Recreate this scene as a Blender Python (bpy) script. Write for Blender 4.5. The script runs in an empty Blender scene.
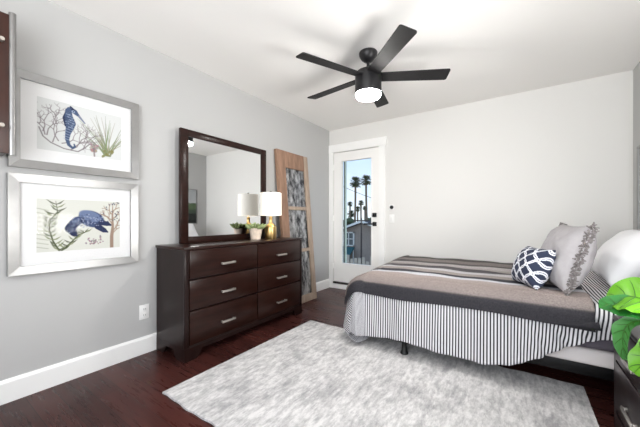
import bpy, bmesh, math, random
import numpy as np
from mathutils import Vector, Matrix, noise

random.seed(4)
S = bpy.context.scene
COL = S.collection
PI = math.pi

# ---------------------------------------------------------------- camera, world, light, exposure
CAM_H = 1.08
cam = bpy.data.cameras.new('camera')
cam_o = bpy.data.objects.new('camera', cam)
COL.objects.link(cam_o)
cam.sensor_fit = 'HORIZONTAL'
cam.sensor_width = 36.0
cam.lens = 291.573 / 640 * 36.0
cam.shift_y = (219.39 - 213.5) / 640
cam.clip_start = 0.02
cam.clip_end = 300
cam_o.location = (0, 0, CAM_H)
cam_o.rotation_euler = (PI / 2, 0, 0.598)
S.camera = cam_o

S.view_settings.view_transform = 'Standard'
S.view_settings.look = 'None'
S.view_settings.gamma = 1.0
S.view_settings.use_curve_mapping = False
S.view_settings.exposure = 0.1
S.cycles.use_denoising = True
S.cycles.max_bounces = 14
S.cycles.diffuse_bounces = 10
S.cycles.glossy_bounces = 5
S.cycles.transparent_max_bounces = 12
S.cycles.sample_clamp_indirect = 6.0
S.cycles.caustics_reflective = False
S.cycles.caustics_refractive = False

world = bpy.data.worlds.new('sky')
S.world = world
world.use_nodes = True
wn, wl = world.node_tree.nodes, world.node_tree.links
wn.clear()
w_out = wn.new('ShaderNodeOutputWorld')
w_bg = wn.new('ShaderNodeBackground')
w_tc = wn.new('ShaderNodeTexCoord')
w_sep = wn.new('ShaderNodeSeparateXYZ')
w_ramp = wn.new('ShaderNodeValToRGB')
w_noise = wn.new('ShaderNodeTexNoise')
w_cr = wn.new('ShaderNodeValToRGB')
w_mix = wn.new('ShaderNodeMix')
w_mix.data_type = 'RGBA'
w_noise.inputs['Scale'].default_value = 7.0
w_noise.inputs['Detail'].default_value = 5
w_ramp.color_ramp.elements[0].position = 0.0
w_ramp.color_ramp.elements[0].color = (0.80, 0.88, 0.97, 1)
w_ramp.color_ramp.elements[1].position = 0.35
w_ramp.color_ramp.elements[1].color = (0.36, 0.56, 0.93, 1)
w_cr.color_ramp.elements[0].position = 0.54
w_cr.color_ramp.elements[0].color = (0, 0, 0, 1)
w_cr.color_ramp.elements[1].position = 0.70
w_cr.color_ramp.elements[1].color = (1, 1, 1, 1)
wl.new(w_tc.outputs['Generated'], w_sep.inputs[0])
wl.new(w_sep.outputs['Z'], w_ramp.inputs[0])
wl.new(w_tc.outputs['Generated'], w_noise.inputs['Vector'])
wl.new(w_noise.outputs['Fac'], w_cr.inputs[0])
wl.new(w_cr.outputs['Color'], w_mix.inputs['Factor'])
wl.new(w_ramp.outputs['Color'], w_mix.inputs['A'])
w_mix.inputs['B'].default_value = (0.9, 0.93, 0.97, 1)
wl.new(w_mix.outputs['Result'], w_bg.inputs['Color'])
w_bg.inputs['Strength'].default_value = 1.3
wl.new(w_bg.outputs[0], w_out.inputs[0])


def area(name, loc, target, sx, sy, power, color=(1, 1, 1), spread=PI):
    l = bpy.data.lights.new(name, 'AREA')
    l.shape = 'RECTANGLE'
    l.size, l.size_y, l.energy, l.color = sx, sy, power, color
    l.spread = spread
    o = bpy.data.objects.new(name, l)
    COL.objects.link(o)
    o.location = loc
    d = Vector(target) - Vector(loc)
    o.rotation_euler = d.to_track_quat('-Z', 'Y').to_euler()
    return o


# daylight through the right-wall window, plus an added fill light behind the camera
area('daylight_right_window', (0.985, 1.43, 1.02), (-0.5, 1.75, 2.7), 0.66, 0.45, 58, (1.0, 0.99, 0.97))
area('added_rear_fill', (-0.45, -1.42, 1.45), (-0.25, 0.7, 2.6), 2.4, 1.9, 96, (0.98, 0.99, 1.0))

# ---------------------------------------------------------------- helpers
def lin(c):
    c = c / 255.0
    return c / 12.92 if c <= 0.04045 else ((c + 0.055) / 1.055) ** 2.4


def rgb(r, g, b):
    return (lin(r), lin(g), lin(b), 1.0)


def mat(name, color, rough=0.5, metal=0.0, spec=0.5, var=0.0, vscale=8.0, vstretch=(1, 1, 1), bump=0.0, bscale=60.0, trans=0.0):
    """principled material with an optional noise variation of the colour and noise bump"""
    m = bpy.data.materials.new(name)
    m.use_nodes = True
    N, L = m.node_tree.nodes, m.node_tree.links
    b = N['Principled BSDF']
    b.inputs['Base Color'].default_value = color
    b.inputs['Roughness'].default_value = rough
    b.inputs['Metallic'].default_value = metal
    b.inputs['Specular IOR Level'].default_value = spec
    b.inputs['Transmission Weight'].default_value = trans
    tc = N.new('ShaderNodeTexCoord')
    if var > 0:
        mp = N.new('ShaderNodeMapping')
        mp.inputs['Scale'].default_value = vstretch
        nz = N.new('ShaderNodeTexNoise')
        nz.inputs['Scale'].default_value = vscale
        nz.inputs['Detail'].default_value = 6
        mr = N.new('ShaderNodeMapRange')
        mr.inputs['From Min'].default_value = 0.25
        mr.inputs['From Max'].default_value = 0.75
        mr.inputs['To Min'].default_value = 1 - var
        mr.inputs['To Max'].default_value = 1 + var
        mx = N.new('ShaderNodeMix')
        mx.data_type = 'RGBA'
        mx.blend_type = 'MULTIPLY'
        mx.inputs['Factor'].default_value = 1.0
        mx.inputs['A'].default_value = color
        L.new(tc.outputs['Object'], mp.inputs[0])
        L.new(mp.outputs[0], nz.inputs['Vector'])
        L.new(nz.outputs['Fac'], mr.inputs['Value'])
        L.new(mr.outputs[0], mx.inputs['B'])
        L.new(mx.outputs['Result'], b.inputs['Base Color'])
    if bump > 0:
        nb = N.new('ShaderNodeTexNoise')
        nb.inputs['Scale'].default_value = bscale
        nb.inputs['Detail'].default_value = 4
        bp = N.new('ShaderNodeBump')
        bp.inputs['Strength'].default_value = bump
        bp.inputs['Distance'].default_value = 0.01
        L.new(tc.outputs['Object'], nb.inputs['Vector'])
        L.new(nb.outputs['Fac'], bp.inputs['Height'])
        L.new(bp.outputs[0], b.inputs['Normal'])
    return m


def emit_mat(name, color, strength, base=(0.9, 0.9, 0.9, 1)):
    m = mat(name, base, 0.6)
    b = m.node_tree.nodes['Principled BSDF']
    b.inputs['Emission Color'].default_value = color
    b.inputs['Emission Strength'].default_value = strength
    return m


def glass_mat(name, tint=(1, 1, 1, 1), refl=1.45):
    m = bpy.data.materials.new(name)
    m.use_nodes = True
    N, L = m.node_tree.nodes, m.node_tree.links
    N.clear()
    out = N.new('ShaderNodeOutputMaterial')
    mix = N.new('ShaderNodeMixShader')
    fr = N.new('ShaderNodeFresnel')
    geo = N.new('ShaderNodeNewGeometry')
    e1 = N.new('ShaderNodeMath')
    e1.operation = 'MULTIPLY_ADD'
    e1.inputs[1].default_value = -2.0
    e1.inputs[2].default_value = 1.0
    L.new(geo.outputs['Backfacing'], e1.inputs[0])
    e2 = N.new('ShaderNodeMath')
    e2.operation = 'POWER'
    e2.inputs[0].default_value = refl
    L.new(e1.outputs[0], e2.inputs[1])
    L.new(e2.outputs[0], fr.inputs['IOR'])
    tr = N.new('ShaderNodeBsdfTransparent')
    tr.inputs['Color'].default_value = tint
    gl = N.new('ShaderNodeBsdfGlossy')
    gl.inputs['Roughness'].default_value = 0.0
    L.new(fr.outputs[0], mix.inputs[0])
    L.new(tr.outputs[0], mix.inputs[1])
    L.new(gl.outputs[0], mix.inputs[2])
    L.new(mix.outputs[0], out.inputs[0])
    return m


def attr_mat(name, attr, rough=0.8, bump=0.0, bscale=200):
    m = mat(name, (1, 1, 1, 1), rough, bump=bump, bscale=bscale)
    N, L = m.node_tree.nodes, m.node_tree.links
    a = N.new('ShaderNodeAttribute')
    a.attribute_name = attr
    L.new(a.outputs['Color'], N['Principled BSDF'].inputs['Base Color'])
    return m


class MB:
    """collects shapes in world coordinates into one bmesh"""
    def __init__(self):
        self.b = bmesh.new()
        self.uv = None

    def box(self, x0, x1, y0, y1, z0, z1, bev=0.0, seg=2):
        vs = [self.b.verts.new((x, y, z)) for z in (z0, z1) for y in (y0, y1) for x in (x0, x1)]
        fs = []
        for q in ((0, 2, 3, 1), (4, 5, 7, 6), (0, 1, 5, 4), (2, 6, 7, 3), (0, 4, 6, 2), (1, 3, 7, 5)):
            fs.append(self.b.faces.new([vs[i] for i in q]))
        if bev > 0:
            es = list({e for f in fs for e in f.edges})
            bmesh.ops.bevel(self.b, geom=es, offset=bev, segments=seg, affect='EDGES', profile=0.5)
        return self

    def tube(self, pts, radii, seg=12, cap=True):
        pts = [Vector(p) for p in pts]
        if not hasattr(radii, '__len__'):
            radii = [radii] * len(pts)
        rings = []
        up = Vector((0.13, 0.21, 0.97))
        for i, p in enumerate(pts):
            t = (pts[min(i + 1, len(pts) - 1)] - pts[max(i - 1, 0)]).normalized()
            a = t.cross(up)
            if a.length < 1e-3:
                a = t.cross(Vector((1, 0, 0)))
            a.normalize()
            c = t.cross(a).normalized()
            rings.append([self.b.verts.new(p + (a * math.cos(2 * PI * k / seg) + c * math.sin(2 * PI * k / seg)) * radii[i]) for k in range(seg)])
        for r0, r1 in zip(rings, rings[1:]):
            for k in range(seg):
                self.b.faces.new((r0[k], r0[(k + 1) % seg], r1[(k + 1) % seg], r1[k]))
        if cap:
            self.b.faces.new(rings[0][::-1])
            self.b.faces.new(rings[-1])
        return self

    def lathe(self, cx, cy, prof, seg=32, cap=True):
        rings = []
        for r, z in prof:
            rings.append([self.b.verts.new((cx + r * math.cos(2 * PI * k / seg), cy + r * math.sin(2 * PI * k / seg), z)) for k in range(seg)])
        for r0, r1 in zip(rings, rings[1:]):
            for k in range(seg):
                self.b.faces.new((r0[k], r0[(k + 1) % seg], r1[(k + 1) % seg], r1[k]))
        if cap:
            self.b.faces.new(rings[0][::-1])
            self.b.faces.new(rings[-1])
        return self

    def prism(self, pts0, pts1):
        """solid between two matching outlines"""
        a = [self.b.verts.new(p) for p in pts0]
        c = [self.b.verts.new(p) for p in pts1]
        n = len(a)
        self.b.faces.new(a[::-1])
        self.b.faces.new(c)
        for i in range(n):
            self.b.faces.new((a[i], a[(i + 1) % n], c[(i + 1) % n], c[i]))
        return self

    def grid(self, fn, nu, nv, uvfn=None):
        vs = [[self.b.verts.new(fn(i / nu, j / nv)) for j in range(nv + 1)] for i in range(nu + 1)]
        if uvfn and not self.uv:
            self.uv = self.b.loops.layers.uv.new('UVMap')
        for i in range(nu):
            for j in range(nv):
                f = self.b.faces.new((vs[i][j], vs[i + 1][j], vs[i + 1][j + 1], vs[i][j + 1]))
                if uvfn:
                    for lp, (ii, jj) in zip(f.loops, ((i, j), (i + 1, j), (i + 1, j + 1), (i, j + 1))):
                        lp[self.uv].uv = uvfn(ii / nu, jj / nv)
        return self

    def xf(self, M):
        bmesh.ops.transform(self.b, matrix=M, verts=self.b.verts)
        return self


MATRIX = {}


def root(name, loc, label, cat, group=None, rot=(0, 0, 0), structure=False):
    o = bpy.data.objects.new(name, None)
    COL.objects.link(o)
    o.location = loc
    o.rotation_euler = rot
    o.empty_display_size = 0.1
    tag(o, label, cat, group)
    if structure:
        o['kind'] = 'structure'
    from mathutils import Euler
    MATRIX[o.name] = Matrix.Translation(Vector(loc)) @ Euler(rot).to_matrix().to_4x4()
    return o


def tag(o, label=None, cat=None, group=None, kind=None):
    if label:
        o['label'] = label
    if cat:
        o['category'] = cat
    if group:
        o['group'] = group
    if kind:
        o['kind'] = kind
    return o


def obj(name, mb, m, parent=None, smooth=True, local=False, angle=40, keep_normals=False):
    me = bpy.data.meshes.new(name)
    if not keep_normals:
        bmesh.ops.recalc_face_normals(mb.b, faces=mb.b.faces)
    if smooth:
        for f in mb.b.faces:
            f.smooth = True
    mb.b.to_mesh(me)
    mb.b.free()
    mats = m if isinstance(m, (list, tuple)) else [m]
    for x in mats:
        me.materials.append(x)
    if smooth:
        try:
            me.set_sharp_from_angle(angle=math.radians(angle))
        except Exception:
            pass
    o = bpy.data.objects.new(name, me)
    COL.objects.link(o)
    if parent is not None:
        o.parent = parent
        M = MATRIX[parent.name]
        MATRIX[o.name] = M
        if not local:
            me.transform(M.inverted())
    else:
        co = np.array([v.co[:] for v in me.vertices])
        base = Vector(((co[:, 0].min() + co[:, 0].max()) / 2, (co[:, 1].min() + co[:, 1].max()) / 2, co[:, 2].min()))
        me.transform(Matrix.Translation(-base))
        o.location = base
        MATRIX[o.name] = Matrix.Translation(base)
    return o


def struct(name, mb, m, label, cat, smooth=True):
    o = obj(name, mb, m, None, smooth)
    tag(o, label, cat, kind='structure')
    return o


# ---------------------------------------------------------------- materials
M_wall_gray = mat('gray_wall_paint', rgb(187, 187, 186), 0.85, spec=0.2, bump=0.04, bscale=180)
M_wall_white = mat('white_wall_paint', rgb(226, 225, 222), 0.85, spec=0.2, bump=0.04, bscale=180)
M_wall_right = mat('mid_gray_wall_paint', rgb(186, 186, 185), 0.85, spec=0.2, bump=0.04, bscale=180)
M_ceiling = mat('ceiling_paint', rgb(243, 241, 238), 0.9, spec=0.15, bump=0.05, bscale=140)
M_trim = mat('white_trim_paint', rgb(248, 248, 246), 0.45, spec=0.4)
M_door = mat('white_door_paint', rgb(246, 245, 242), 0.45, spec=0.4)
M_black = mat('matte_black_metal', rgb(11, 11, 12), 0.45, 0.3)
M_black_plastic = mat('black_plastic', rgb(18, 18, 19), 0.4)
M_dark_wood = mat('espresso_wood', rgb(37, 18, 13), 0.28, spec=0.25, var=0.45, vscale=5, vstretch=(6, 1, 14))
M_dark_wood_side = mat('espresso_wood_side', rgb(31, 18, 16), 0.3, spec=0.25, var=0.25, vscale=5, vstretch=(3, 3, 1))
M_night_wood = mat('charcoal_wood', rgb(42, 34, 34), 0.3, spec=0.4, var=0.25, vscale=5, vstretch=(6, 1, 14))
M_red_wood = mat('reddish_brown_wood', rgb(56, 26, 17), 0.35, spec=0.5, var=0.3, vscale=6, vstretch=(5, 5, 1))
M_nickel = mat('brushed_nickel', rgb(206, 200, 192), 0.3, 0.9)
M_silver = mat('silver_frame_leaf', rgb(150, 149, 148), 0.34, 0.85, var=0.08, vscale=12, bump=0.03, bscale=90)
M_mat_board = mat('white_mat_board', rgb(226, 226, 226), 0.9, spec=0.1)
M_mirror = mat('mirror_silvering', (0.88, 0.89, 0.9, 1), 0.0, 1.0)
M_glass = glass_mat('picture_glass', refl=1.08)
M_pane = glass_mat('door_glass', (0.96, 0.98, 0.97, 1), 1.3)
M_gold = mat('brushed_brass', rgb(200, 168, 112), 0.3, 1.0)
M_plastic_white = mat('white_plastic', rgb(238, 238, 236), 0.4)
M_slot = mat('outlet_slot', rgb(60, 60, 60), 0.6)
M_tan_wood = mat('weathered_tan_wood', rgb(168, 150, 134), 0.7, spec=0.2, var=0.22, vscale=6, vstretch=(5, 5, 1))
M_orange_wood = mat('weathered_orange_wood', rgb(146, 116, 97), 0.65, spec=0.25, var=0.25, vscale=6, vstretch=(5, 5, 1))
M_fan_blade = mat('black_fan_blade', rgb(28, 27, 28), 0.6, spec=0.3, var=0.15, vscale=20)
M_fan_body = mat('black_fan_body', rgb(30, 29, 31), 0.4, 0.2)
M_mattress = mat('gray_mattress_fabric', rgb(104, 99, 108), 0.9, spec=0.1)
M_boxspring = mat('pale_boxspring_fabric', rgb(226, 220, 218), 0.9, spec=0.1)
M_pillow_white = mat('white_cotton', rgb(240, 240, 243), 0.9, spec=0.1, bump=0.05, bscale=30)
M_pillow_gray = mat('gray_linen', rgb(166, 163, 165), 0.9, spec=0.1, var=0.05, vscale=30, bump=0.15, bscale=60)
M_fringe = mat('gray_fringe_yarn', rgb(128, 123, 122), 0.95, spec=0.05, var=0.4, vscale=60)
M_pot = mat('whitewashed_clay', rgb(226, 208, 190), 0.85, spec=0.1, var=0.2, vscale=25)
M_soil = mat('dark_soil', rgb(60, 48, 38), 0.95, spec=0.05)
M_succ = mat('succulent_green', rgb(158, 172, 120), 0.6, var=0.35, vscale=40)


def leaf_material(name, base, vein):
    m = mat(name, base, 0.38, spec=0.5, var=0.18, vscale=14)
    b = m.node_tree.nodes['Principled BSDF']
    b.inputs['Subsurface Weight'].default_value = 0.0
    return m


M_leaf_bright = leaf_material('bright_green_leaf', rgb(92, 156, 18), None)
M_leaf_dark = leaf_material('deep_green_leaf', rgb(34, 104, 38), None)
M_leaf_mid = leaf_material('mid_green_leaf', rgb(58, 124, 52), None)
M_vein = mat('leaf_vein', rgb(44, 92, 18), 0.5)
M_stem = mat('brown_stem', rgb(92, 74, 44), 0.8)

# floor: dark hardwood planks running along x
M_floor = mat('dark_hardwood', rgb(52, 30, 28), 0.22, spec=0.22)
N, L = M_floor.node_tree.nodes, M_floor.node_tree.links
bs = N['Principled BSDF']
tc = N.new('ShaderNodeTexCoord')
br = N.new('ShaderNodeTexBrick')
br.offset = 0.37
br.inputs['Color1'].default_value = (0.2, 0.2, 0.2, 1)
br.inputs['Color2'].default_value = (0.8, 0.8, 0.8, 1)
br.inputs['Mortar'].default_value = (0.5, 0.5, 0.5, 1)
br.inputs['Scale'].default_value = 1.0
br.inputs['Mortar Size'].default_value = 0.0016
br.inputs['Brick Width'].default_value = 1.3
br.inputs['Row Height'].default_value = 0.122
L.new(tc.outputs['Object'], br.inputs['Vector'])
mp = N.new('ShaderNodeMapping')
mp.inputs['Scale'].default_value = (1.2, 14, 1)
L.new(tc.outputs['Object'], mp.inputs[0])
nz = N.new('ShaderNodeTexNoise')
nz.inputs['Scale'].default_value = 3.0
nz.inputs['Detail'].default_value = 8
nz.inputs['Roughness'].default_value = 0.65
L.new(mp.outputs[0], nz.inputs['Vector'])
add = N.new('ShaderNodeMath')
add.operation = 'MULTIPLY_ADD'
add.inputs[1].default_value = 0.45
L.new(br.outputs['Color'], add.inputs[0])
mul = N.new('ShaderNodeMath')
mul.operation = 'MULTIPLY'
mul.inputs[1].default_value = 0.55
L.new(nz.outputs['Fac'], mul.inputs[0])
L.new(mul.outputs[0], add.inputs[2])
rp = N.new('ShaderNodeValToRGB')
rp.color_ramp.elements[0].position = 0.2
rp.color_ramp.elements[0].color = rgb(30, 14, 13)
rp.color_ramp.elements[1].position = 0.8
rp.color_ramp.elements[1].color = rgb(82, 44, 39)
L.new(add.outputs[0], rp.inputs[0])
mm = N.new('ShaderNodeMix')
mm.data_type = 'RGBA'
L.new(br.outputs['Fac'], mm.inputs['Factor'])
L.new(rp.outputs['Color'], mm.inputs['A'])
mm.inputs['B'].default_value = rgb(22, 12, 12)
L.new(mm.outputs['Result'], bs.inputs['Base Color'])
rr = N.new('ShaderNodeMapRange')
rr.inputs['To Min'].default_value = 0.16
rr.inputs['To Max'].default_value = 0.42
L.new(nz.outputs['Fac'], rr.inputs['Value'])
L.new(rr.outputs[0], bs.inputs['Roughness'])
bp = N.new('ShaderNodeBump')
bp.inputs['Strength'].default_value = 0.12
bp.inputs['Distance'].default_value = 0.004
L.new(nz.outputs['Fac'], bp.inputs['Height'])
L.new(bp.outputs[0], bs.inputs['Normal'])

# rug: pale distressed grey pile, streaks along y
M_rug = mat('distressed_gray_rug', rgb(205, 204, 204), 0.95, spec=0.05)
N, L = M_rug.node_tree.nodes, M_rug.node_tree.links
bs = N['Principled BSDF']
tc = N.new('ShaderNodeTexCoord')


def rug_noise(scale, stretch, detail=6, rough=0.6, off=(0, 0, 0)):
    mp = N.new('ShaderNodeMapping')
    mp.inputs['Scale'].default_value = stretch
    mp.inputs['Location'].default_value = off
    nz = N.new('ShaderNodeTexNoise')
    nz.inputs['Scale'].default_value = scale
    nz.inputs['Detail'].default_value = detail
    nz.inputs['Roughness'].default_value = rough
    L.new(tc.outputs['Object'], mp.inputs[0])
    L.new(mp.outputs[0], nz.inputs['Vector'])
    return nz.outputs['Fac']


def ramp(inp, p0, c0, p1, c1):
    r = N.new('ShaderNodeValToRGB')
    r.color_ramp.elements[0].position = p0
    r.color_ramp.elements[0].color = c0
    r.color_ramp.elements[1].position = p1
    r.color_ramp.elements[1].color = c1
    L.new(inp, r.inputs[0])
    return r.outputs['Color']


def mix(a, b, fac, mode='MIX'):
    x = N.new('ShaderNodeMix')
    x.data_type = 'RGBA'
    x.blend_type = mode
    if isinstance(fac, float):
        x.inputs['Factor'].default_value = fac
    else:
        L.new(fac, x.inputs['Factor'])
    for s, k in ((a, 'A'), (b, 'B')):
        if isinstance(s, tuple):
            x.inputs[k].default_value = s
        else:
            L.new(s, x.inputs[k])
    return x.outputs['Result']


streak = ramp(rug_noise(8.0, (3.4, 0.8, 1), 8, 0.75), 0.46, (0, 0, 0, 1), 0.62, (1, 1, 1, 1))
blot = ramp(rug_noise(4.2, (1.25, .8, 1), 8, 0.75, (3.1, 1.7, 0)), 0.47, (0, 0, 0, 1), 0.64, (1, 1, 1, 1))
fine = ramp(rug_noise(48.0, (1, 0.4, 1), 4, 0.65), 0.42, (0, 0, 0, 1), 0.7, (1, 1, 1, 1))
both = mix(streak, blot, 0.5, 'MULTIPLY')
c = mix(rgb(216, 214, 213), rgb(150, 149, 151), both)
c = mix(c, rgb(150, 148, 150), mix((0, 0, 0, 1), blot, 0.62))
c2 = mix(c, rgb(140, 140, 141), mix((0, 0, 0, 1), fine, 0.6))
L.new(c2, bs.inputs['Base Color'])

# ---------------------------------------------------------------- room shell
XL, XR, YB, YF, H = -2.501, 0.893, 3.937, -1.32, 2.49
T = 0.12
struct('floor', MB().box(XL - T, XR + T, YF - T, YB + T, -0.12, 0.0), M_floor, 'dark brown hardwood plank floor of the bedroom', 'floor', False)
struct('ceiling', MB().box(XL - T, XR + T, YF - T, YB + T, H, H + 0.12), M_ceiling, 'flat white bedroom ceiling above the fan', 'ceiling', False)
struct('wall_left', MB().box(XL - T, XL, YF, YB, 0, H), M_wall_gray, 'light gray wall behind the dresser and pictures', 'wall', False)

DX0, DX1, DZ0, DZ1 = -2.425, -1.655, 0.075, 2.13
wb = MB()
wb.box(XL - T, DX0, YB, YB + T, 0, H)
wb.box(DX1, XR + T, YB, YB + T, 0, H)
wb.box(DX0, DX1, YB, YB + T, DZ1, H)
wb.box(DX0, DX1, YB, YB + T, 0, DZ0)
struct('wall_back', wb, M_wall_white, 'white wall with the glass door, behind the bed', 'wall', False)

WY0, WY1, WZ0, WZ1 = 1.06, 1.80, 0.77, 2.07
wr = MB()
wr.box(XR, XR + T, YF, WY0, 0, H)
wr.box(XR, XR + T, WY1, YB, 0, H)
wr.box(XR, XR + T, WY0, WY1, 0, WZ0)
wr.box(XR, XR + T, WY0, WY1, WZ1, H)
struct('wall_right', wr, M_wall_right, 'gray wall at the head of the bed', 'wall', False)

RX0, RX1, RZ0, RZ1 = -1.6, 0.85, 0.5, 2.4
wf = MB()
wf.box(XL - T, RX0, YF - T, YF, 0, H)
wf.box(RX1, XR + T, YF - T, YF, 0, H)
wf.box(RX0, RX1, YF - T, YF, 0, RZ0)
wf.box(RX0, RX1, YF - T, YF, RZ1, H)
struct('wall_front', wf, M_wall_white, 'white wall with an added window opening, behind the viewer', 'wall', False)

# windows
w1 = root('window_1', (XR + 0.05, (WY0 + WY1) / 2, WZ0), 'white framed side window with blinds over the nightstand', 'window', structure=True)
m = MB()
for (a, b_, c_, d) in ((WY0, WY1, WZ0, WZ0 + .04), (WY0, WY1, WZ1 - .04, WZ1), (WY0, WY0 + .04, WZ0 + .04, WZ1 - .04), (WY1 - .04, WY1, WZ0 + .04, WZ1 - .04)):
    m.box(XR + 0.05, XR + 0.09, a, b_, c_, d)
obj('window_frame', m, M_trim, w1, False)
m = MB()
for k in range(24):
    z = WZ0 + 0.07 + k * 0.0495
    m.prism([(XR + 0.018, WY0 + .02, z), (XR + 0.044, WY0 + .02, z + 0.005), (XR + 0.044, WY0 + .02, z + 0.007), (XR + 0.018, WY0 + .02, z + 0.002)],
            [(XR + 0.018, WY1 - .02, z), (XR + 0.044, WY1 - .02, z + 0.005), (XR + 0.044, WY1 - .02, z + 0.007), (XR + 0.018, WY1 - .02, z + 0.002)])
obj('blind', m, M_plastic_white, w1, False)
w2 = root('added_fill_window', ((RX0 + RX1) / 2, YF - 0.06, RZ0), 'added wide window for fill light, unseen behind the viewer', 'window', structure=True)  # unseen window, added and sized to let the fill light in
m = MB()
for (a, b_, c_, d) in ((RX0, RX1, RZ0, RZ0 + .05), (RX0, RX1, RZ1 - .05, RZ1), (RX0, RX0 + .05, RZ0 + .05, RZ1 - .05), (RX1 - .05, RX1, RZ0 + .05, RZ1 - .05), (-.40, -.34, RZ0 + .05, RZ1 - .05)):
    m.box(a, b_, YF - 0.08, YF - 0.04, c_, d)
obj('window_frame', m, M_trim, w2, False)

# baseboards
def baseboard(name, x0, x1, y0, y1, face, label):
    m = MB()
    if face == 'x':
        pr = [(x0, 0), (x1, 0), (x1, .118), (x0 + (x1 - x0) * .45, .136), (x0, .136)]
        m.prism([(x, y0, z) for x, z in pr], [(x, y1, z) for x, z in pr])
    else:
        pr = [(y1, 0), (y0, 0), (y0, .118), (y0 + (y1 - y0) * .55, .136), (y1, .136)]
        m.prism([(x0, y, z) for y, z in pr], [(x1, y, z) for y, z in pr])
    struct(name, m, M_trim, label, 'baseboard', False)


baseboard('baseboard_left', XL, XL + 0.016, YF, YB, 'x', 'white baseboard along the gray left wall')
baseboard('baseboard_back', -1.56, XR, YB - 0.016, YB, 'y', 'white baseboard along the white back wall')
baseboard('baseboard_right', XR, XR - 0.016, YF, YB - 0.017, 'x', 'white baseboard along the gray right wall')

# door casing
c_ = root('trim_1', ((DX0 + DX1) / 2, YB, 0), 'white flat casing with header cap around the glass door', 'door casing', structure=True)
obj('left_jamb_casing', MB().box(XL + 0.002, DX0, YB - 0.018, YB, 0, DZ1), M_trim, c_, False)
obj('right_jamb_casing', MB().box(DX1, DX1 + 0.09, YB - 0.018, YB, 0, DZ1), M_trim, c_, False)
obj('header', MB().box(XL + 0.002, DX1 + 0.118, YB - 0.028, YB, DZ1, 2.25, 0.002, 1), M_trim, c_, False)
obj('riser', MB().box(DX0, DX1, YB - 0.012, YB + 0.0, 0, DZ0 - 0.006), M_trim, c_, False)

# glass door
GX0, GX1, GZ0, GZ1 = -2.277, -1.781, 0.40, 1.985
dr = root('door_1', ((DX0 + DX1) / 2, YB + 0.04, DZ0), 'white full-lite glass door with black lever handle', 'door', structure=True)
y0, y1 = YB + 0.012, YB + 0.056
m = MB()
m.box(DX0 + .006, GX0, y0, y1, .104, 2.124)
m.box(GX1, DX1 - .006, y0, y1, .104, 2.124)
m.box(GX0, GX1, y0, y1, .104, GZ0)
m.box(GX0, GX1, y0, y1, GZ1, 2.124)
obj('door_slab', m, M_door, dr, False)
m = MB()
e = 0.016
for (a, b_, c2_, d) in ((GX0 - e, GX1 + e, GZ0 - e, GZ0), (GX0 - e, GX1 + e, GZ1, GZ1 + e), (GX0 - e, GX0, GZ0, GZ1), (GX1, GX1 + e, GZ0, GZ1)):
    m.box(a, b_, y0 - 0.007, y0, c2_, d)
obj('glass_bead', m, M_door, dr, False)
obj('glass_pane', MB().box(GX0, GX1, YB + .031, YB + .037, GZ0, GZ1), M_pane, dr, False)
obj('threshold', MB().box(DX0, DX1, YB - 0.016, YB + .07, .076, .1), mat('dark_threshold', rgb(38, 30, 28), 0.4), dr, False)
obj('screen_jamb', MB().box(GX0, GX0 + .018, YB + .075, YB + .10, GZ0 - .02, GZ1 + .02), mat('gray_screen_jamb', rgb(84, 92, 92), .6), dr, False)
obj('screen_channel', MB().box(GX0 + .018, GX0 + .036, YB + .08, YB + .10, GZ0 - .02, GZ1 + .02), mat('pale_screen_channel', rgb(196, 214, 210), .6), dr, False)
obj('deadbolt', MB().box(-1.757, -1.697, y0 - .022, y0, 1.114, 1.174, .004), M_black, dr)
hd = obj('lever_rose', MB().box(-1.757, -1.697, y0 - .014, y0, .983, 1.043, .004), M_black, dr)
obj('lever', MB().tube([(-1.727, y0 - .012, 1.013), (-1.727, y0 - .05, 1.013)], .011).box(-1.877, -1.716, y0 - .06, y0 - .044, 1.003, 1.024, .004), M_black, hd)
m = MB()
for z in (.35, 1.1, 1.9):
    m.tube([(DX0 + .004, YB + .004, z - .045), (DX0 + .004, YB + .004, z + .045)], .006, 8)
obj('hinges', m, M_trim, dr)

# outlet, thermostat, wall plate
t = root('wall_outlet', (XL, 1.147, .27), 'white duplex power outlet on gray wall beside dresser', 'outlet')
obj('cover_plate', MB().box(XL, XL + .006, 1.110, 1.184, .275, .392, .002), M_plastic_white, t)
for z in (.309, .358):
    s = obj('socket', MB().box(XL + .006, XL + .009, 1.130, 1.164, z - .015, z + .015, .001), M_plastic_white, t)
    obj('slots', MB().box(XL + .009, XL + .0095, 1.139, 1.142, z - .006, z + .007).box(XL + .009, XL + .0095, 1.152, 1.155, z - .006, z + .007), M_slot, s, False)
t = root('thermostat', (-1.466, YB, 1.23), 'small black round thermostat on white wall right of door', 'thermostat')
m = MB().lathe(0, 0, [(.026, 0), (.026, .014), (.022, .02), (.001, .021)], 24)
m.xf(Matrix.Translation((-1.466, YB, 1.25)) @ Matrix.Rotation(PI / 2, 4, 'X'))
obj('dial', m, M_black_plastic, t)
obj('back_plate', MB().box(-1.500, -1.432, YB - .004, YB, 1.222, 1.286, .001), M_plastic_white, t)
t = root('light_switch', (-1.466, YB, 1.05), 'white wall switch plate below the black thermostat', 'switch')
obj('switch_plate', MB().box(-1.503, -1.429, YB - .005, YB, 1.035, 1.15, .002), M_plastic_white, t)
obj('rocker', MB().box(-1.482, -1.450, YB - .009, YB - .005, 1.06, 1.125, .002), M_plastic_white, t)

# ---------------------------------------------------------------- rug
m = MB()
rx0, rx1, ry0, ry1 = -1.822, 0.343, 0.942, 2.492


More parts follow.
